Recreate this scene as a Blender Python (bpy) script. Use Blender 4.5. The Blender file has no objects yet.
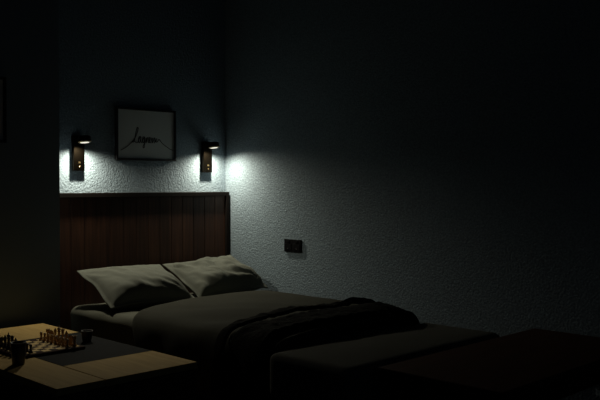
import bpy, bmesh, math, random
from mathutils import Vector, Matrix, noise
random.seed(7)
PI = math.pi
scene = bpy.context.scene
COL = scene.collection

# ------------------------------------------------------------------ helpers
def nz(x, y, z=0.0):
    return noise.noise(Vector((x, y, z)))

def link(name, bm, m=None, parent=None, smooth=True, bevel=0.0, seg=2, sub=0):
    bmesh.ops.recalc_face_normals(bm, faces=bm.faces)
    me = bpy.data.meshes.new(name)
    bm.to_mesh(me); bm.free()
    if m: me.materials.append(m)
    for p in me.polygons: p.use_smooth = smooth
    o = bpy.data.objects.new(name, me)
    COL.objects.link(o)
    if parent is not None: o.parent = parent
    if bevel > 0:
        b = o.modifiers.new('bevel', 'BEVEL'); b.width = bevel; b.segments = seg
        b.limit_method = 'ANGLE'; b.angle_limit = math.radians(40)
    if sub:
        s = o.modifiers.new('sub', 'SUBSURF'); s.levels = sub; s.render_levels = sub
    return o

def thing(name, label, cat, loc=(0, 0, 0), rz=0.0, group=None):
    o = bpy.data.objects.new(name, None)
    o.empty_display_size = 0.05
    o.location = loc; o.rotation_euler = (0, 0, rz)
    COL.objects.link(o)
    return tag(o, label, cat, group)

def tag(o, label, cat, group=None):
    o['label'] = label; o['category'] = cat
    if group: o['group'] = group
    return o

def structure(o):
    o['kind'] = 'structure'
    return o

def box(bm, x0, x1, y0, y1, z0, z1):
    vs = [bm.verts.new((x, y, z)) for x in (x0, x1) for y in (y0, y1) for z in (z0, z1)]
    for f in ((0, 1, 3, 2), (4, 6, 7, 5), (0, 4, 5, 1), (2, 3, 7, 6), (0, 2, 6, 4), (1, 5, 7, 3)):
        bm.faces.new([vs[i] for i in f])
    return bm

def boxes(*bs):
    bm = bmesh.new()
    for b in bs: box(bm, *b)
    return bm

def lathe(bm, prof, seg=24, c=(0, 0, 0), mat=None):
    """prof: list of (r, z); a closed solid of revolution about z"""
    rings = []
    for r, z in prof:
        if r < 1e-6:
            v = Vector((0, 0, z))
            if mat: v = mat @ v
            rings.append([bm.verts.new(v + Vector(c))])
        else:
            ring = []
            for i in range(seg):
                a = 2 * PI * i / seg
                v = Vector((r * math.cos(a), r * math.sin(a), z))
                if mat: v = mat @ v
                ring.append(bm.verts.new(v + Vector(c)))
            rings.append(ring)
    for a, b in zip(rings, rings[1:]):
        for i in range(seg):
            j = (i + 1) % seg
            if len(a) == 1 and len(b) == 1: continue
            if len(a) == 1: bm.faces.new((a[0], b[i], b[j]))
            elif len(b) == 1: bm.faces.new((a[i], a[j], b[0]))
            else: bm.faces.new((a[i], a[j], b[j], b[i]))
    return bm

def prism(bm, pts, t, m=None):
    """polygon pts in the local xz plane, extruded by t about y = 0"""
    n = len(pts)
    fr = [Vector((x, -t / 2, z)) for x, z in pts]; bk = [Vector((x, t / 2, z)) for x, z in pts]
    if m: fr = [m @ v for v in fr]; bk = [m @ v for v in bk]
    a = [bm.verts.new(v) for v in fr]; b = [bm.verts.new(v) for v in bk]
    bm.faces.new(a); bm.faces.new(b[::-1])
    for i in range(n):
        j = (i + 1) % n
        bm.faces.new((a[j], a[i], b[i], b[j]))
    return bm

def tube(bm, pts, r, seg=6):
    rings = []
    n = len(pts)
    pts = [Vector(p) for p in pts]
    for i, p in enumerate(pts):
        d = (pts[min(i + 1, n - 1)] - pts[max(i - 1, 0)]).normalized()
        ref = Vector((0, 1, 0)) if abs(d.y) < .9 else Vector((1, 0, 0))
        a = d.cross(ref).normalized(); b = d.cross(a).normalized()
        rings.append([bm.verts.new(p + (a * math.cos(2 * PI * k / seg) + b * math.sin(2 * PI * k / seg)) * r) for k in range(seg)])
    for q, w in zip(rings, rings[1:]):
        for k in range(seg):
            bm.faces.new((q[k], q[(k + 1) % seg], w[(k + 1) % seg], w[k]))
    bm.faces.new(rings[0][::-1]); bm.faces.new(rings[-1])
    return bm

# ---------------------------------------------------------------- materials
def mat(name, col, rough=0.6, metal=0.0, spec=0.5, emit=None, estr=0.0):
    m = bpy.data.materials.new(name); m.use_nodes = True
    p = m.node_tree.nodes['Principled BSDF']
    p.inputs['Base Color'].default_value = (*col, 1)
    p.inputs['Roughness'].default_value = rough
    p.inputs['Metallic'].default_value = metal
    p.inputs['Specular IOR Level'].default_value = spec
    if emit:
        p.inputs['Emission Color'].default_value = (*emit, 1)
        p.inputs['Emission Strength'].default_value = estr
    return m

def nodes(m): return m.node_tree.nodes, m.node_tree.links, m.node_tree.nodes['Principled BSDF']

def add_noise_col(m, c0, c1, scale=(8, 8, 8), nscale=1.0, detail=6, lo=.3, hi=.7):
    n, l, p = nodes(m)
    tc = n.new('ShaderNodeTexCoord'); mp = n.new('ShaderNodeMapping'); mp.inputs['Scale'].default_value = scale
    nt = n.new('ShaderNodeTexNoise'); nt.inputs['Scale'].default_value = nscale; nt.inputs['Detail'].default_value = detail
    cr = n.new('ShaderNodeValToRGB')
    cr.color_ramp.elements[0].position = lo; cr.color_ramp.elements[0].color = (*c0, 1)
    cr.color_ramp.elements[1].position = hi; cr.color_ramp.elements[1].color = (*c1, 1)
    l.new(tc.outputs['Object'], mp.inputs['Vector']); l.new(mp.outputs['Vector'], nt.inputs['Vector'])
    l.new(nt.outputs['Fac'], cr.inputs['Fac']); l.new(cr.outputs['Color'], p.inputs['Base Color'])
    return cr

def add_bump(m, nscale, strength, dist=.002, detail=3, scale=(1, 1, 1)):
    n, l, p = nodes(m)
    tc = n.new('ShaderNodeTexCoord'); mp = n.new('ShaderNodeMapping'); mp.inputs['Scale'].default_value = scale
    nt = n.new('ShaderNodeTexNoise'); nt.inputs['Scale'].default_value = nscale; nt.inputs['Detail'].default_value = detail
    b = n.new('ShaderNodeBump'); b.inputs['Strength'].default_value = strength; b.inputs['Distance'].default_value = dist
    l.new(tc.outputs['Object'], mp.inputs['Vector']); l.new(mp.outputs['Vector'], nt.inputs['Vector'])
    l.new(nt.outputs['Fac'], b.inputs['Height']); l.new(b.outputs['Normal'], p.inputs['Normal'])

WALLC = (.272, .345, .405)
M = {}
M['wall'] = mat('stippled_wall', WALLC, .75, 0, .3)
add_noise_col(M['wall'], tuple(c * .78 for c in WALLC), tuple(c * 1.16 for c in WALLC), (1, 1, 1), 92, 2, .35, .65)
add_bump(M['wall'], 88, 1.0, .0058, 2)
M['smooth_wall'] = mat('painted_wall', (.24, .30, .36), .8, 0, .3)
add_bump(M['smooth_wall'], 120, .25, .001)
M['ceiling'] = mat('ceiling_paint', (.12, .14, .16), .9, 0, .2)
M['floor'] = mat('floor_wood', (.05, .04, .03), .5)
add_noise_col(M['floor'], (.035, .026, .018), (.075, .055, .04), (1.2, 18, 1), 2.0)
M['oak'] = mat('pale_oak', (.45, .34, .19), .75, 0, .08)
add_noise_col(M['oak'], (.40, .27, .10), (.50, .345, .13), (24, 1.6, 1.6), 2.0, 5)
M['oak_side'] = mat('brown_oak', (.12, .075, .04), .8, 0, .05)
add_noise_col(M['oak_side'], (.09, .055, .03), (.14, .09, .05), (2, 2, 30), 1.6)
M['slate'] = mat('slate_panel', (.014, .0148, .0165), .85, 0, .05)
M['headwood'] = mat('headboard_wood', (.10, .04, .022), .5, 0, .3)
M['headtrim'] = mat('headboard_trim', (.012, .009, .008), .7, 0, .1)
M['bench_wood'] = mat('bench_wood', (.07, .022, .012), .65, 0, .15)
add_noise_col(M['bench_wood'], (.040, .014, .007), (.065, .024, .012), (1.5, 26, 2), 1.6)
M['linen'] = mat('olive_linen', (.140, .147, .124), .9, 0, .15)
add_bump(M['linen'], 300, .2, .001)
M['sheet'] = mat('grey_sheet', (.115, .116, .092), .9, 0, .15)
add_bump(M['sheet'], 200, .2, .001)
M['duvet'] = mat('grey_duvet', (.045, .0445, .034), .95, 0, .1)
add_bump(M['duvet'], 260, .25, .001)
M['throw'] = mat('black_throw', (.012, .012, .011), 1.0, 0, .05)
add_bump(M['throw'], 90, .7, .006)
M['ottoman'] = mat('charcoal_upholstery', (.095, .095, .085), .95, 0, .1)
add_bump(M['ottoman'], 300, .3, .001)
M['frameblack'] = mat('black_frame', (.008, .008, .009), .45)
M['print'] = mat('print_paper', (.74, .77, .76), .8, 0, .2)
M['ink'] = mat('black_ink', (.018, .018, .02), .7)
M['bronze'] = mat('dark_bronze', (.024, .018, .012), .30, 1.0)
M['brass'] = mat('brass', (.55, .40, .2), .3, 1.0)
M['led'] = mat('led_diffuser', (.8, .8, .78), .5, 0, .3, (1, .93, .75), .85)
M['plastic'] = mat('black_plastic', (.006, .006, .007), .7, 0, .08)
M['pin'] = mat('socket_metal', (.12, .12, .12), .4, 1.0)
M['cup'] = mat('black_ceramic', (.012, .011, .010), .35)
M['cup_in'] = mat('cup_rim', (.06, .05, .04), .5)
M['piece_light'] = mat('light_chess_wood', (.50, .29, .11), .4)
M['piece_dark'] = mat('dark_chess_wood', (.035, .018, .012), .35)
M['board_edge'] = mat('board_walnut', (.040, .017, .010), .8, 0, .05)

def plank_headboard(m):
    n, l, p = nodes(m)
    tc = n.new('ShaderNodeTexCoord')
    sx = n.new('ShaderNodeSeparateXYZ'); l.new(tc.outputs['Object'], sx.inputs[0])
    mul = n.new('ShaderNodeMath'); mul.operation = 'MULTIPLY'; mul.inputs[1].default_value = 1 / .1
    l.new(sx.outputs['X'], mul.inputs[0])
    fl = n.new('ShaderNodeMath'); fl.operation = 'FLOOR'; l.new(mul.outputs[0], fl.inputs[0])
    wn = n.new('ShaderNodeTexWhiteNoise'); wn.noise_dimensions = '1D'; l.new(fl.outputs[0], wn.inputs['W'])
    mp = n.new('ShaderNodeMapping'); mp.inputs['Scale'].default_value = (42, 42, 2.2)
    l.new(tc.outputs['Object'], mp.inputs['Vector'])
    nt = n.new('ShaderNodeTexNoise'); nt.inputs['Scale'].default_value = 1.5; nt.inputs['Detail'].default_value = 6
    l.new(mp.outputs['Vector'], nt.inputs['Vector'])
    cr = n.new('ShaderNodeValToRGB')
    cr.color_ramp.elements[0].position = .3; cr.color_ramp.elements[0].color = (.028, .0115, .0065, 1)
    cr.color_ramp.elements[1].position = .75; cr.color_ramp.elements[1].color = (.078, .032, .017, 1)
    l.new(nt.outputs['Fac'], cr.inputs['Fac'])
    mr = n.new('ShaderNodeMapRange'); mr.inputs[3].default_value = .7; mr.inputs[4].default_value = 1.2
    l.new(wn.outputs['Value'], mr.inputs[0])
    mx = n.new('ShaderNodeMix'); mx.data_type = 'RGBA'; mx.blend_type = 'MULTIPLY'; mx.inputs[0].default_value = 1
    l.new(cr.outputs['Color'], mx.inputs[6]); l.new(mr.outputs[0], mx.inputs[7])
    l.new(mx.outputs[2], p.inputs['Base Color'])
plank_headboard(M['headwood'])

def checker_mat():
    m = mat('chess_squares', (.5, .4, .25), .7, 0, .08)
    n, l, p = nodes(m)
    tc = n.new('ShaderNodeTexCoord')
    mp = n.new('ShaderNodeMapping'); mp.inputs['Location'].default_value = (0, 0, .5)
    l.new(tc.outputs['Object'], mp.inputs['Vector'])
    ck = n.new('ShaderNodeTexChecker'); ck.inputs['Scale'].default_value = 1 / .0375
    ck.inputs['Color1'].default_value = (.045, .018, .009, 1); ck.inputs['Color2'].default_value = (.80, .58, .26, 1)
    l.new(mp.outputs['Vector'], ck.inputs['Vector']); l.new(ck.outputs['Color'], p.inputs['Base Color'])
    return m
M['checker'] = checker_mat()

# --------------------------------------------------------------- the setting
XR, YB = 3.85, 4.63            # right wall, alcove back wall
XP, YP = 2.43, 4.48            # the wall left of the bed stands a little forward
X0, Y0, ZC = -1.6, -1.6, 2.75
structure(link('floor', boxes((X0, XR, Y0, YB, -.1, 0)), M['floor'], smooth=False))
structure(link('ceiling', boxes((X0, XR, Y0, YB, ZC, ZC + .1)), M['ceiling'], smooth=False))
structure(link('wall_back', boxes((XP - .3, XR + .15, YB, YB + .15, 0, ZC)), M['wall'], smooth=False))
structure(link('wall_right', boxes((XR, XR + .15, Y0, YB, 0, ZC)), M['wall'], smooth=False))
structure(link('wall_left', boxes((X0, XP, YP, YB, 0, ZC)), M['smooth_wall'], smooth=False))
structure(link('wall_side', boxes((X0 - .15, X0, Y0, YB, 0, ZC)), M['smooth_wall'], smooth=False))

# ---------------------------------------------------------------- the bed
bed = thing('bed', 'double bed with tall dark planked wooden headboard against the alcove wall', 'bed', (3.11, 3.55, 0))
def bl(x, y, z): return (x - 3.11, y - 3.55, z)
def bbox_(x0, x1, y0, y1, z0, z1): return (x0 - 3.11, x1 - 3.11, y0 - 3.55, y1 - 3.55, z0, z1)
HX0, HX1, HF = 2.436, 3.838, 4.585
# vertical planks with fine grooves between them
bm = bmesh.new()
n = 14; w = (HX1 - HX0 - .06) / n
for i in range(n):
    a = HX0 + .03 + i * w
    box(bm, *bbox_(a + .0008, a + w - .0008, HF, HF + .03, .12, 1.172))
box(bm, *bbox_(HX0 + .02, HX1 - .02, HF + .012, HF + .04, .12, 1.175))
hb = link('headboard', bm, M['headwood'], bed, False, .0015, 1)
bm = boxes(bbox_(HX0, HX0 + .03, HF - .016, YB - .003, 0, 1.2), bbox_(HX1 - .03, HX1, HF - .016, YB - .003, 0, 1.2),
           bbox_(HX0 + .03, HX1 - .03, HF - .016, YB - .003, 1.17, 1.2))
ht = link('headboard_trim', bm, M['headtrim'], hb, False, .003)
ht['label'] = 'near-black edging strip'
# frame and legs
link('bed_frame', boxes(bbox_(2.545, 3.51, 2.68, 4.565, .12, .25)), M['headtrim'], bed, False, .01)
for lx in (2.60, 3.46):
    for ly in (2.72, 4.5):
        bm = bmesh.new(); lathe(bm, [(0, 0), (.022, 0), (.03, .122), (0, .122)], 16, bl(lx, ly, 0))
        link('leg', bm, M['headtrim'], bed, True)
# mattress under a grey fitted sheet: rounded body
def soft_box(x0, x1, y0, y1, z0, z1, r, nx, ny, nzz, amp=.003, sc=6, crown=0.0, seed=0.0):
    bm = bmesh.new()
    grid = {}
    def key(i, j, k): return (i, j, k)
    def vert(i, j, k):
        if (i, j, k) in grid: return grid[(i, j, k)]
        p = Vector((x0 + (x1 - x0) * i / nx, y0 + (y1 - y0) * j / ny, z0 + (z1 - z0) * k / nzz))
        q = Vector((min(max(p.x, x0 + r), x1 - r), min(max(p.y, y0 + r), y1 - r), min(max(p.z, z0 + r), z1 - r)))
        d = p - q
        if d.length > 1e-9: p = q + d.normalized() * min(d.length, r) if d.length > r else p
        u = (p.x - x0) / (x1 - x0) * 2 - 1; v = (p.y - y0) / (y1 - y0) * 2 - 1
        if k == nzz: p.z += crown * (1 - u * u) * (1 - v * v) + amp * nz(p.x * sc, p.y * sc, seed)
        elif k > 0:
            dd = amp * nz(p.x * sc, p.y * sc, p.z * sc + seed)
            p += Vector((u, v, 0)).normalized() * dd if (abs(u) + abs(v)) > 0 else Vector()
        grid[(i, j, k)] = bm.verts.new(p)
        return grid[(i, j, k)]
    for i in range(nx):
        for j in range(ny):
            for k in (0, nzz): bm.faces.new((vert(i, j, k), vert(i + 1, j, k), vert(i + 1, j + 1, k), vert(i, j + 1, k)))
    for i in range(nx):
        for k in range(nzz):
            for j in (0, ny): bm.faces.new((vert(i, j, k), vert(i + 1, j, k), vert(i + 1, j, k + 1), vert(i, j, k + 1)))
    for j in range(ny):
        for k in range(nzz):
            for i in (0, nx): bm.faces.new((vert(i, j, k), vert(i, j + 1, k), vert(i, j + 1, k + 1), vert(i, j, k + 1)))
    return bm
x0, x1, y0, y1, z0, z1 = bbox_(2.525, 3.53, 2.66, 4.565, .25, .50)
mt = link('mattress', soft_box(x0, x1, y0, y1, z0, z1, .05, 48, 66, 12, .006, 7, .004), M['sheet'], bed)
mt['label'] = 'mattress under a grey fitted sheet'

# ------------------------------------------------------------------ pillows
def pillow(name, label, w, h, t, loc, tilt, rz, seed, rx=0, sink=.02, cr=1.0):
    """local x across, local y up the pillow, z thickness; open linen border all round"""
    nu, nv = 64, 48
    bm = bmesh.new()
    def pt(i, j, side):
        u = -1 + 2 * i / nu; v = -1 + 2 * j / nv
        fu = .945; fv = .925
        a = max(0, 1 - (abs(u) / fu) ** 2.6) if abs(u) < fu else 0
        b = max(0, 1 - (abs(v) / fv) ** 2.6) if abs(v) < fv else 0
        prof = (a ** .5) * (b ** .5)
        x = u * w / 2; y = v * h / 2
        # sides pulled in between the corners
        x *= 1 - .05 * (1 - v * v); y *= 1 - .07 * (1 - u * u)
        x += .010 * nz(v * 2.3, seed, side * 0) * abs(u)
        y += .012 * nz(u * 2.3, seed + 5) * abs(v)
        z = side * (.003 + t / 2 * prof * (.80 - .42 * v))
        if side > 0:
            rr = nz(u * 1.6 + seed, v * 1.3, 1.7)
            # creases fanning out from the corners and across the middle
            ang = math.atan2(v + .95, u - .9); d = math.hypot(v + .95, u - .9)
            z += cr * t * .05 * math.sin(ang * 17 + 3 * rr + seed) * math.exp(-d * 1.3) * prof ** .5
            ang2 = math.atan2(v - .9, u + .95); d2 = math.hypot(v - .9, u + .95)
            z += cr * t * .05 * math.sin(ang2 * 13 + 2 * rr + seed * 2) * math.exp(-d2 * 1.5) * prof ** .5
            z += cr * t * .07 * nz(u * 3.2 + seed, v * 1.6 + u * 1.2, 3.1) * prof ** .5
            z += cr * t * .05 * abs(nz(u * 4.2 - seed, v * 2.8 + u * 3, 8.1)) * prof ** .4
        bend = .012 * nz(u * 1.5, v * 1.5, seed + 9)
        droop = -.008 * (abs(u) ** 4) * (abs(v) ** 2)
        return Vector((x, y, z + bend + droop))
    top = [[bm.verts.new(pt(i, j, 1)) for j in range(nv + 1)] for i in range(nu + 1)]
    bot = [[bm.verts.new(pt(i, j, -1)) for j in range(nv + 1)] for i in range(nu + 1)]
    for i in range(nu):
        for j in range(nv):
            bm.faces.new((top[i][j], top[i + 1][j], top[i + 1][j + 1], top[i][j + 1]))
            bm.faces.new((bot[i][j], bot[i][j + 1], bot[i + 1][j + 1], bot[i + 1][j]))
    for i in range(nu):
        bm.faces.new((top[i][0], bot[i][0], bot[i + 1][0], top[i + 1][0]))
        bm.faces.new((top[i][nv], top[i + 1][nv], bot[i + 1][nv], bot[i][nv]))
    for j in range(nv):
        bm.faces.new((top[0][j], top[0][j + 1], bot[0][j + 1], bot[0][j]))
        bm.faces.new((top[nu][j], bot[nu][j], bot[nu][j + 1], top[nu][j + 1]))
    R = Matrix.Rotation(rz, 4, 'Z') @ Matrix.Rotation(tilt, 4, 'X') @ Matrix.Rotation(rx, 4, 'Y')
    zmin = 9
    for v in bm.verts:
        v.co = R @ v.co; zmin = min(zmin, v.co.z)
    for v in bm.verts: v.co.z -= zmin
    # settle the underside flat on the sheet
    for v in bm.verts: v.co.z = max(v.co.z, sink) - sink
    o = link(name, bm, M['linen'])
    o.location = loc
    return tag(o, label, 'pillow', 'pillows against the headboard')
pillow('pillow', 'pale olive pillow nearer the coffee table, leaning on the headboard under the picture',   .605, .45, .22, (2.852, 4.29, .503), math.radians(25), math.radians(-2), 1.3)
pillow('pillow', 'pale olive creased pillow against the headboard beside the wall with the socket', .58, .45, .22, (3.495, 4.30, .503), math.radians(26), math.radians(-1), 4.7, -.055, .02, 1.8)

# --------------------------------------------------------- duvet and throw
def section(s):
    """cross-section of the made bed at arc fraction s: (x, z)"""
    pts = [(2.478, .20), (2.474, .32), (2.478, .42), (2.498, .495), (2.545, .535), (2.65, .555), (2.90, .568), (3.20, .572),
           (3.45, .568), (3.58, .558), (3.665, .535), (3.712, .49), (3.725, .42), (3.728, .33)]
    L = [0]
    for a, b in zip(pts, pts[1:]): L.append(L[-1] + math.hypot(b[0] - a[0], b[1] - a[1]))
    d = s * L[-1]
    for k in range(len(pts) - 1):
        if d <= L[k + 1] + 1e-9:
            f = (d - L[k]) / (L[k + 1] - L[k])
            p = [pts[max(k - 1, 0)], pts[k], pts[k + 1], pts[min(k + 2, len(pts) - 1)]]
            out = []
            for c in (0, 1):
                m1 = (p[2][c] - p[0][c]) / 2; m2 = (p[3][c] - p[1][c]) / 2
                h = (2 * f ** 3 - 3 * f * f + 1) * p[1][c] + (f ** 3 - 2 * f * f + f) * m1 + (-2 * f ** 3 + 3 * f * f) * p[2][c] + (f ** 3 - f * f) * m2
                out.append(h)
            return out
    return list(pts[-1])

def sheet_mesh(name, yfun, ns, nt_, off, material, thick, s0=0.0, s1=1.0, wr=1.0, seed=0.0, endfade=True, parts=None, fuzz=0.0):
    bm = bmesh.new()
    def build(yf, off, seed, s0, s1):
        g = []
        for i in range(ns + 1):
            s = s0 + (s1 - s0) * i / ns
            x, z = section(s)
            xa, za = section(max(0, s - .004)); xb, zb = section(min(1, s + .004))
            tx, tz = xb - xa, zb - za; l = math.hypot(tx, tz) or 1
            nx_, nz_ = -tz / l, tx / l
            row = []
            for j in range(nt_ + 1):
                t = j / nt_
                y = yf(s, t)
                hang = max(0, (.16 - s) / .16) + max(0, (s - .9) / .1)
                d = off + wr * (.010 * nz(x * 2.4 + seed, y * 2.1, z * 2) + .007 * nz(x * 5 + y * 3 + seed, y * 4 - x, 2.0 + z))
                d += hang * .014 * math.sin(y * 19 + 2 * nz(y * 2, seed)) * wr
                if endfade:
                    e = min(t, 1 - t) * 1.9
                    if t > .5: d -= .020 * max(0, 1 - e / .09) ** 2
                if fuzz: d += .028 * math.exp(-((s - .74) / .09) ** 2) * (1 - abs(2 * t - 1))
                f = max(0, min(1, (3.25 - y) / .55)); f = f * f * (3 - 2 * f)
                xx = x + nx_ * d - .17 * f * max(0, min(1, (x - 3.05) / .6))
                d += fuzz * nz(x * 16 + seed, y * 16, z * 16) + fuzz * .6 * nz(x * 38, y * 38 + seed, z * 30)
                row.append(bm.verts.new((xx, y + fuzz * 1.2 * nz(x * 14, seed + t * 3, 5), z + nz_ * d)))
            g.append(row)
        for i in range(ns):
            for j in range(nt_):
                bm.faces.new((g[i][j], g[i + 1][j], g[i + 1][j + 1], g[i][j + 1]))
    for p in (parts or [(yfun, off, seed, s0, s1)]): build(*p)
    o = link(name, bm, material)
    sm = o.modifiers.new('solid', 'SOLIDIFY'); sm.thickness = thick; sm.offset = -1
    ss = o.modifiers.new('sub', 'SUBSURF'); ss.levels = 1; ss.render_levels = 1
    return o
def duvet_y(s, t):
    back = 3.96 + .05 * math.sin(s * 6 + .5) + .02 * nz(s * 7, 3.3)
    if s < .42: back -= .34 * (1 - s / .42) ** 1.3
    return 2.655 + (back - 2.655) * t
dv = sheet_mesh('duvet', duvet_y, 110, 84, .0, M['duvet'], .034)
tag(dv, 'dark grey duvet spread over the bed below the pillows', 'duvet')

def band_a(s, t):
    c = 2.835 - .08 * s + .02 * math.sin(s * 5 + .4) + .012 * nz(s * 9, 1.1)
    w = .21 + .03 * nz(s * 6, 7.7)
    return c + (t - .5) * w
def band_b(s, t):
    c = 3.01 - .07 * max(0, (s - .45) / .55) + .014 * nz(s * 11, 4.4)
    if s > .72: c -= .05 * (s - .72) / .28
    w = .055 + .012 * nz(s * 10, 2.2)
    return c + (t - .5) * w
th = sheet_mesh('throw_blanket', None, 200, 20, 0, M['throw'], .020, wr=1.0, endfade=False, fuzz=.008,
                parts=[(band_a, .030, 2.0, .02, .93), (band_b, .036, 5.0, .03, .93)])
tag(th, 'black fuzzy throw blanket draped across the lower end of the duvet', 'blanket')

# ------------------------------------------------- upholstered bed-end bench
ot = thing('upholstered_ottoman', 'charcoal upholstered ottoman set across the bed end, behind the wooden bench', 'ottoman', (3.02, 2.38, 0))
link('cushion', soft_box(-.60, .57, -.235, .25, .30, .508, .035, 44, 18, 8, .003, 5, .008, 3.0), M['ottoman'], ot)
link('base', boxes((-.57, .54, -.20, .21, .09, .30)), M['headtrim'], ot, False, .01)
for sx in (-.52, .49):
    for sy in (-.15, .16):
        bm = bmesh.new(); lathe(bm, [(0, 0), (.018, 0), (.026, .092), (0, .092)], 16, (sx, sy, 0))
        link('leg', bm, M['headtrim'], ot)

# ---------------------------------------------------------- wooden bench
bn = thing('wooden_bench', 'low red-brown wooden bench beyond the ottoman at the right wall', 'bench', (3.20, 1.82, 0))
link('bench_top', boxes((-.64, .635, -.29, .29, .465, .505)), M['bench_wood'], bn, False, .004)
link('apron', boxes((-.60, .60, -.255, -.235, .38, .465), (-.60, .60, .235, .255, .38, .465), (-.60, -.58, -.235, .235, .38, .465), (.58, .60, -.235, .235, .38, .465)), M['bench_wood'], bn, False, .002)
for sx in (-.575, .575):
    for sy in (-.23, .23):
        link('leg', boxes((sx - .03, sx + .03, sy - .03, sy + .03, 0, .465)), M['bench_wood'], bn, False, .004)

# ------------------------------------------------------------ coffee table
TX0, TX1, TY0, TY1, TZ = 1.56, 2.254, 2.91, 4.36, .45
XS, YS1, YS2 = 1.780, 3.265, 3.955
ct = thing('coffee_table', 'low pale oak table with dark slate inset, standing left of the bed', 'table', ((TX0 + TX1) / 2, (TY0 + TY1) / 2, 0))
cx, cy = (TX0 + TX1) / 2, (TY0 + TY1) / 2
def tb(x0, x1, y0, y1, z0, z1): return (x0 - cx, x1 - cx, y0 - cy, y1 - cy, z0, z1)
g = .0024
link('top_slab', boxes(tb(TX0, XS - g, TY0, YS2 - g, TZ - .03, TZ)), M['oak'], ct, False, .002)
link('top_slab', boxes(tb(XS + g, TX1, TY0, YS1 - g, TZ - .03, TZ)), M['oak'], ct, False, .002)
link('top_slab', boxes(tb(TX0, TX1, YS2 + g, TY1, TZ - .03, TZ)), M['oak'], ct, False, .002)
ip = link('inset_panel', boxes(tb(XS + g, TX1 - .0, YS1 + g, YS2 - g, TZ - .03, TZ - .0005)), M['slate'], ct, False, .001)
ip['label'] = 'dark slate inset'
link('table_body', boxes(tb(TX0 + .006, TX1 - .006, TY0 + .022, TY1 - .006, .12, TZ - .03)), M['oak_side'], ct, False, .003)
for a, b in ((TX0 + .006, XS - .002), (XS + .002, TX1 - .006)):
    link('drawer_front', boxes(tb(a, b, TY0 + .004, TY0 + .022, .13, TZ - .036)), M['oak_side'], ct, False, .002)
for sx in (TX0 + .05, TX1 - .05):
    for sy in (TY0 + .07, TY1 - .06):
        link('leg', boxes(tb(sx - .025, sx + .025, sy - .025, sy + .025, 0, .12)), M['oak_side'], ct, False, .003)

# ------------------------------------------------------------- cups
def cup(name, label, loc, r0, r1, h):
    o = thing(name, label, 'cup', loc)
    bm = bmesh.new()
    lathe(bm, [(0, 0), (r0 * .92, 0), (r0, .004), (r0 + (r1 - r0) * .5, h * .5), (r1, h - .002), (r1 - .001, h), (r1 - .004, h - .001),
               (r0 + (r1 - r0) * .5 - .005, h * .5), (r0 - .005, .008), (0, .007)], 40)
    link('cup_body', bm, M['cup'], o)
    bm = bmesh.new()
    rr = r1 + .0006
    lathe(bm, [(rr - .0005, h - .004), (rr + .0006, h - .002), (rr + .0002, h + .001), (rr - .003, h + .001), (rr - .0045, h - .003), (rr - .0005, h - .004)], 40)
    rm = link('rim', bm, M['cup_in'], o)  # rim ring in a lighter tone than the cup body
    rm['label'] = 'lighter rim'
    return o
cup('tall_cup', 'tall black tapered cup standing in front of the chess board', (1.658, 3.435, TZ), .027, .034, .098)
cup('small_cup', 'small squat black cup at the table edge, between chess board and bed', (2.146, 3.685, TZ - .0005), .022, .029, .056)

# ------------------------------------------------------------- chess set
SQ = .0375
BX, BY = 1.875, 3.695
cb = thing('chess_board', 'wooden chess board with light and dark squares on the low table', 'chess board', (BX, BY, TZ))
link('board_frame', boxes((-.17, .17, -.17, .17, 0, .013)), M['board_edge'], cb, False, .003)
link('playing_field', boxes((-4 * SQ, 4 * SQ, -4 * SQ, 4 * SQ, .013, .0145)), M['checker'], cb, False)
ZB = TZ + .0145

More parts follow.
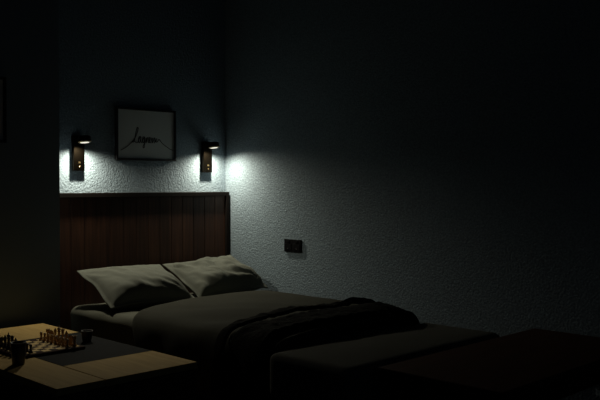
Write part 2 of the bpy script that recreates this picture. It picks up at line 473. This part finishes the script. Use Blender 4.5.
def piece_mesh(kind):
    bm = bmesh.new()
    if kind == 'pawn':
        lathe(bm, [(0, 0), (.0115, 0), (.0115, .004), (.009, .0065), (.0058, .010), (.0045, .022), (.0078, .0245), (.0045, .0265), (.0066, .030), (.0074, .034), (.006, .0385), (.003, .0405), (0, .041)], 18)
    elif kind == 'rook':
        lathe(bm, [(0, 0), (.013, 0), (.013, .005), (.010, .009), (.0078, .013), (.0068, .032), (.0105, .036), (.0105, .0475), (.0072, .0475), (.0072, .043), (0, .043)], 18)
        for k in range(6):
            a = k * PI / 3
            m = Matrix.Rotation(a, 4, 'Z') @ Matrix.Translation((.0089, 0, .0485))
            prism(bm, [(-.0016, -.002), (.0016, -.002), (.0016, .0025), (-.0016, .0025)], .005, m)
    elif kind == 'bishop':
        lathe(bm, [(0, 0), (.013, 0), (.013, .005), (.010, .009), (.0066, .014), (.0050, .036), (.0090, .039), (.0052, .042), (.0078, .047), (.0078, .052), (.0050, .058), (.0022, .0605), (.003, .0625), (.002, .065), (0, .0655)], 18)
    elif kind == 'queen':
        lathe(bm, [(0, 0), (.014, 0), (.014, .005), (.0108, .010), (.0072, .016), (.0055, .046), (.0098, .049), (.0056, .052), (.0095, .066), (.0075, .0665), (.004, .066), (.0035, .069), (.0025, .0715), (0, .072)], 18)
        for k in range(8):
            a = k * PI / 4
            m = Matrix.Rotation(a, 4, 'Z') @ Matrix.Translation((.0086, 0, .0665))
            prism(bm, [(-.0013, -.001), (.0013, -.001), (.0005, .003), (-.0005, .003)], .003, m)
    elif kind == 'king':
        lathe(bm, [(0, 0), (.014, 0), (.014, .005), (.0108, .010), (.0075, .016), (.0058, .049), (.0102, .052), (.0060, .055), (.0094, .068), (.0055, .071), (0, .072)], 18)
        prism(bm, [(-.0013, .070), (.0013, .070), (.0013, .074), (.0045, .074), (.0045, .0765), (.0013, .0765), (.0013, .081), (-.0013, .081), (-.0013, .0765), (-.0045, .0765), (-.0045, .074), (-.0013, .074)], .0026, Matrix.Rotation(PI / 2, 4, 'Z'))
    elif kind == 'knight':
        lathe(bm, [(0, 0), (.013, 0), (.013, .005), (.010, .009), (.0085, .013), (.0075, .015), (0, .016)], 18)
        pts = [(-.0085, .013), (.0075, .013), (.0060, .022), (.0035, .027), (.0045, .031), (.0115, .0285), (.0135, .032), (.0085, .0425), (.0045, .0475), (.0035, .0525), (.0010, .0485), (-.0045, .0455), (-.0085, .038), (-.0100, .026)]
        prism(bm, pts, .0095, Matrix.Identity(4))
    bmesh.ops.recalc_face_normals(bm, faces=bm.faces)
    me = bpy.data.meshes.new(kind)
    bm.to_mesh(me); bm.free()
    for p in me.polygons: p.use_smooth = kind != 'knight'
    return me
order = ['rook', 'knight', 'bishop', 'queen', 'king', 'bishop', 'knight', 'rook']
for shade, mk, sgn, edge in (('light', 'piece_light', 1, 'cup side'), ('dark', 'piece_dark', -1, 'wall side')):
    meshes = {k: piece_mesh(k) for k in ('pawn', 'rook', 'knight', 'bishop', 'queen', 'king')}
    for me in meshes.values(): me.materials.append(M[mk])
    where = 'bed side' if sgn > 0 else 'far left side'
    for k in range(8):
        # the board's front edge (towards the viewer) is k = 0
        y = BY + (k - 3.5) * SQ
        if k < 3: desc = f'{order[k]} nearer the front edge'
        elif k > 4: desc = f'{order[k]} nearer the back edge'
        else: desc = order[k]
        full = f'{shade} wooden chess {order[k]}'
        if k < 3: lab = full + f' at the front end of the {where} of the board'
        elif k > 4: lab = full + f' at the back end of the {where} of the board'
        else: lab = full + f' in the middle of the {where} of the board'
        for kind, col, label in ((order[k], 3.5, lab), ('pawn', 2.5, f'{shade} wooden chess pawn standing before the {shade} {desc}')):
            o = bpy.data.objects.new('chess_' + kind, meshes[kind])
            COL.objects.link(o)
            o.location = (BX + sgn * col * SQ, y, ZB)
            o.rotation_euler = (0, 0, PI if sgn > 0 else 0)
            tag(o, label, 'chess piece', f'{shade} chess pieces on the board')

# ------------------------------------------------------------- wall lamps
def wall_lamp(x, label):
    lp = thing('wall_lamp', label, 'lamp', (x, YB, 1.34), 0, 'reading lamps above the headboard')
    link('back_plate', boxes((-.040, .038, -.030, -.001, 0, .222)), M['bronze'], lp, False, .003)
    bm = bmesh.new()
    lathe(bm, [(0, 0), (.010, 0), (.010, .055), (0, .055)], 16, (0, -.028, .196), Matrix.Rotation(PI / 2, 4, 'X'))
    link('arm', bm, M['bronze'], lp)
    # the head is tipped a little out from the wall
    T = Matrix.Translation((0, -.092, .196)) @ Matrix.Rotation(math.radians(-TILT), 4, 'X')
    bm = bmesh.new()
    lathe(bm, [(0, .018), (.036, .018), (.041, .014), (.041, -.020), (.039, -.022), (.030, -.022), (.029, -.018), (0, -.018)], 36, (0, 0, 0), T)
    hd = link('lamp_head', bm, M['bronze'], lp, True)
    e = hd.modifiers.new('es', 'EDGE_SPLIT'); e.split_angle = math.radians(35)
    bm = bmesh.new(); lathe(bm, [(0, -.0185), (.0285, -.0185), (.0285, -.0205), (0, -.021)], 36, (0, 0, 0), T)
    d = link('diffuser', bm, M['led'], hd); d['label'] = 'glowing white diffuser'
    bm = bmesh.new(); lathe(bm, [(.0412, -.021), (.0425, -.020), (.0425, -.014), (.0412, -.013), (.0412, -.021)], 36, (0, 0, 0), T)
    r = link('rim', bm, M['brass'], hd); r['label'] = 'thin brass rim'
    bm = boxes((-.007, .007, -.0325, -.030, .046, .056))
    s = link('switch', bm, M['brass'], lp, False, .001)
    bm = bmesh.new(); lathe(bm, [(0, 0), (.0045, 0), (.004, .004), (0, .005)], 16, (0, -.030, .026), Matrix.Rotation(PI / 2, 4, 'X'))
    k = link('knob', bm, M['brass'], lp); k['label'] = 'small brass knob'
    ld = bpy.data.lights.new('lamp_light', 'SPOT')
    ld.energy = LAMP_W; ld.color = LAMP_C; ld.spot_size = math.radians(2 * HALF); ld.spot_blend = BLEND; ld.shadow_soft_size = .012
    lo = bpy.data.objects.new('lamp_light', ld); COL.objects.link(lo)
    lo.parent = lp; lo.matrix_local = T @ Matrix.Translation((0, 0, -.026))
    return lp
LAMP_W, LAMP_C = 19.5, (1.0, .93, .72)
TILT, HALF, BLEND = 9.0, 82.5, .85
wall_lamp(2.632, 'bronze wall reading lamp left of the framed lettering, by the alcove edge')
wall_lamp(3.664, 'bronze wall reading lamp right of the framed lettering, near the room corner')

# --------------------------------------------------------------- pictures
def frame(name, label, x0, x1, z0, z1, ywall, bw, tilt=0.0):
    w, h = x1 - x0, z1 - z0
    o = thing(name, label, 'picture', ((x0 + x1) / 2, ywall, z0))
    o.rotation_euler = (tilt, 0, 0)
    d = .028
    link('frame', boxes((-w / 2, -w / 2 + bw, -d, -.002, 0, h), (w / 2 - bw, w / 2, -d, -.002, 0, h),
                        (-w / 2 + bw, w / 2 - bw, -d, -.002, 0, bw), (-w / 2 + bw, w / 2 - bw, -d, -.002, h - bw, h)), M['frameblack'], o, False, .0015, 1)
    link('print', boxes((-w / 2 + bw, w / 2 - bw, -.016, -.010, bw, h - bw)), M['print'], o, False)
    return o
pic = frame('framed_picture', 'black framed print with handwritten line lettering, hung between the two wall lamps', 2.905, 3.385, 1.414, 1.765, YB, .014)
# one continuous handwritten line: long lead-in, capital L, small letters, long lead-out
# units: 1/10 of the letter height; mapped to the print face
P = [(-20, -5.6), (-16, -3.6), (-12.5, -1.0), (-9.6, 2.2), (-8.0, 5.5), (-7.2, 8.6), (-7.7, 9.4), (-8.5, 7.6), (-9.2, 4.0), (-9.9, .6), (-10.9, -.6), (-11.2, .1), (-10.2, .3), (-8.8, -.7), (-7.4, -.4),
     (-6.2, 1.2), (-5.4, 1.7), (-6.5, 1.6), (-7.0, .4), (-6.4, -.5), (-5.5, .4), (-5.1, 1.6), (-5.1, .2), (-4.5, -.4), (-3.6, .7), (-2.6, 1.7), (-3.7, 1.5), (-4.0, .4), (-3.3, -.4), (-2.6, .5), (-2.3, 1.6), (-2.4, -1.5), (-2.7, -3.4), (-3.5, -3.6), (-3.2, -2.0), (-1.9, -.3),
     (-1.1, 1.4), (-.9, -.3), (-.2, 1.3), (.4, 1.4), (.5, -.2), (1.2, .1), (1.9, 1.1), (1.6, 1.7), (1.1, .9), (1.4, -.2), (2.3, -.1), (3.3, 1.5), (3.6, .3), (3.0, -.3), (4.0, .1), (5.1, 1.6), (5.4, .3), (4.8, -.3), (5.8, .2), (6.6, 1.3), (6.4, .1), (7.4, .2), (8.8, 1.0), (11, -.3), (14, -2.2), (17.5, -4.0), (20, -4.6)]
def smooth_path(P, m=5):
    out = []
    for k in range(len(P) - 1):
        p = [P[max(k - 1, 0)], P[k], P[k + 1], P[min(k + 2, len(P) - 1)]]
        for q in range(m):
            f = q / m; r = []
            for c in (0, 1):
                r.append(.5 * ((2 * p[1][c]) + (-p[0][c] + p[2][c]) * f + (2 * p[0][c] - 5 * p[1][c] + 4 * p[2][c] - p[3][c]) * f * f + (-p[0][c] + 3 * p[1][c] - 3 * p[2][c] + p[3][c]) * f ** 3))
            out.append(tuple(r))
    out.append(P[-1]); return out
bm = bmesh.new()
k = .0106
P = [(x, z * (1.75 if -7.2 < x < 9 and abs(z) < 2 else .9 if z > 2 else 1)) for x, z in P]
tube(bm, [(x * k + .010, -.0165, .128 + z * k * 1.05) for x, z in smooth_path(P)], .0026, 5)
lt = link('lettering', bm, M['ink'], pic); lt['label'] = 'thin black handwritten line'
frame('framed_picture', 'dark framed print at the left edge, on the wall above the low table', 1.71, 2.088, 1.49, 1.865, YP, .016)

# ------------------------------------------------------------- wall socket
so = thing('wall_socket', 'black double wall socket on the lit wall beside the bed', 'socket', (XR, 3.912, .838), -PI / 2)
# local: x along the wall, -y out of it
link('socket_plate', boxes((-.080, .080, -.012, -.0005, -.043, .043)), M['plastic'], so, False, .002)
for sx in (-.040, .040):
    inset = link('outlet', boxes((sx - .030, sx + .030, -.0145, -.012, -.030, .014)), M['plastic'], so, False, .001)
    sw = link('switch', boxes((sx - .012, sx + .012, -.0165, -.012, .020, .036)), M['plastic'], so, False, .001)
    bm = bmesh.new(); lathe(bm, [(0, 0), (.0042, 0), (.0042, .0018), (0, .0022)], 14, (sx, -.0145, -.020), Matrix.Rotation(PI / 2, 4, 'X'))
    p = link('contact', bm, M['pin'], inset); p['label'] = 'small metal contact'

# ------------------------------------------------------------ light and view
w = bpy.data.worlds.new('night'); scene.world = w; w.use_nodes = True
w.node_tree.nodes['Background'].inputs['Color'].default_value = (.35, .62, 1.0, 1)
w.node_tree.nodes['Background'].inputs['Strength'].default_value = .014

cam = bpy.data.cameras.new('camera'); co = bpy.data.objects.new('camera', cam); COL.objects.link(co)
cam.sensor_width = 36; cam.lens = 36 * 810 / 600; cam.clip_start = .05
co.location = (0, 0, 1.25)
co.rotation_euler = (PI / 2 - math.atan(15 / 810), 0, -PI / 4)
scene.camera = co
vs = scene.view_settings
vs.view_transform = 'Standard'; vs.look = 'None'; vs.gamma = 1; vs.use_curve_mapping = False
vs.exposure = 0.0
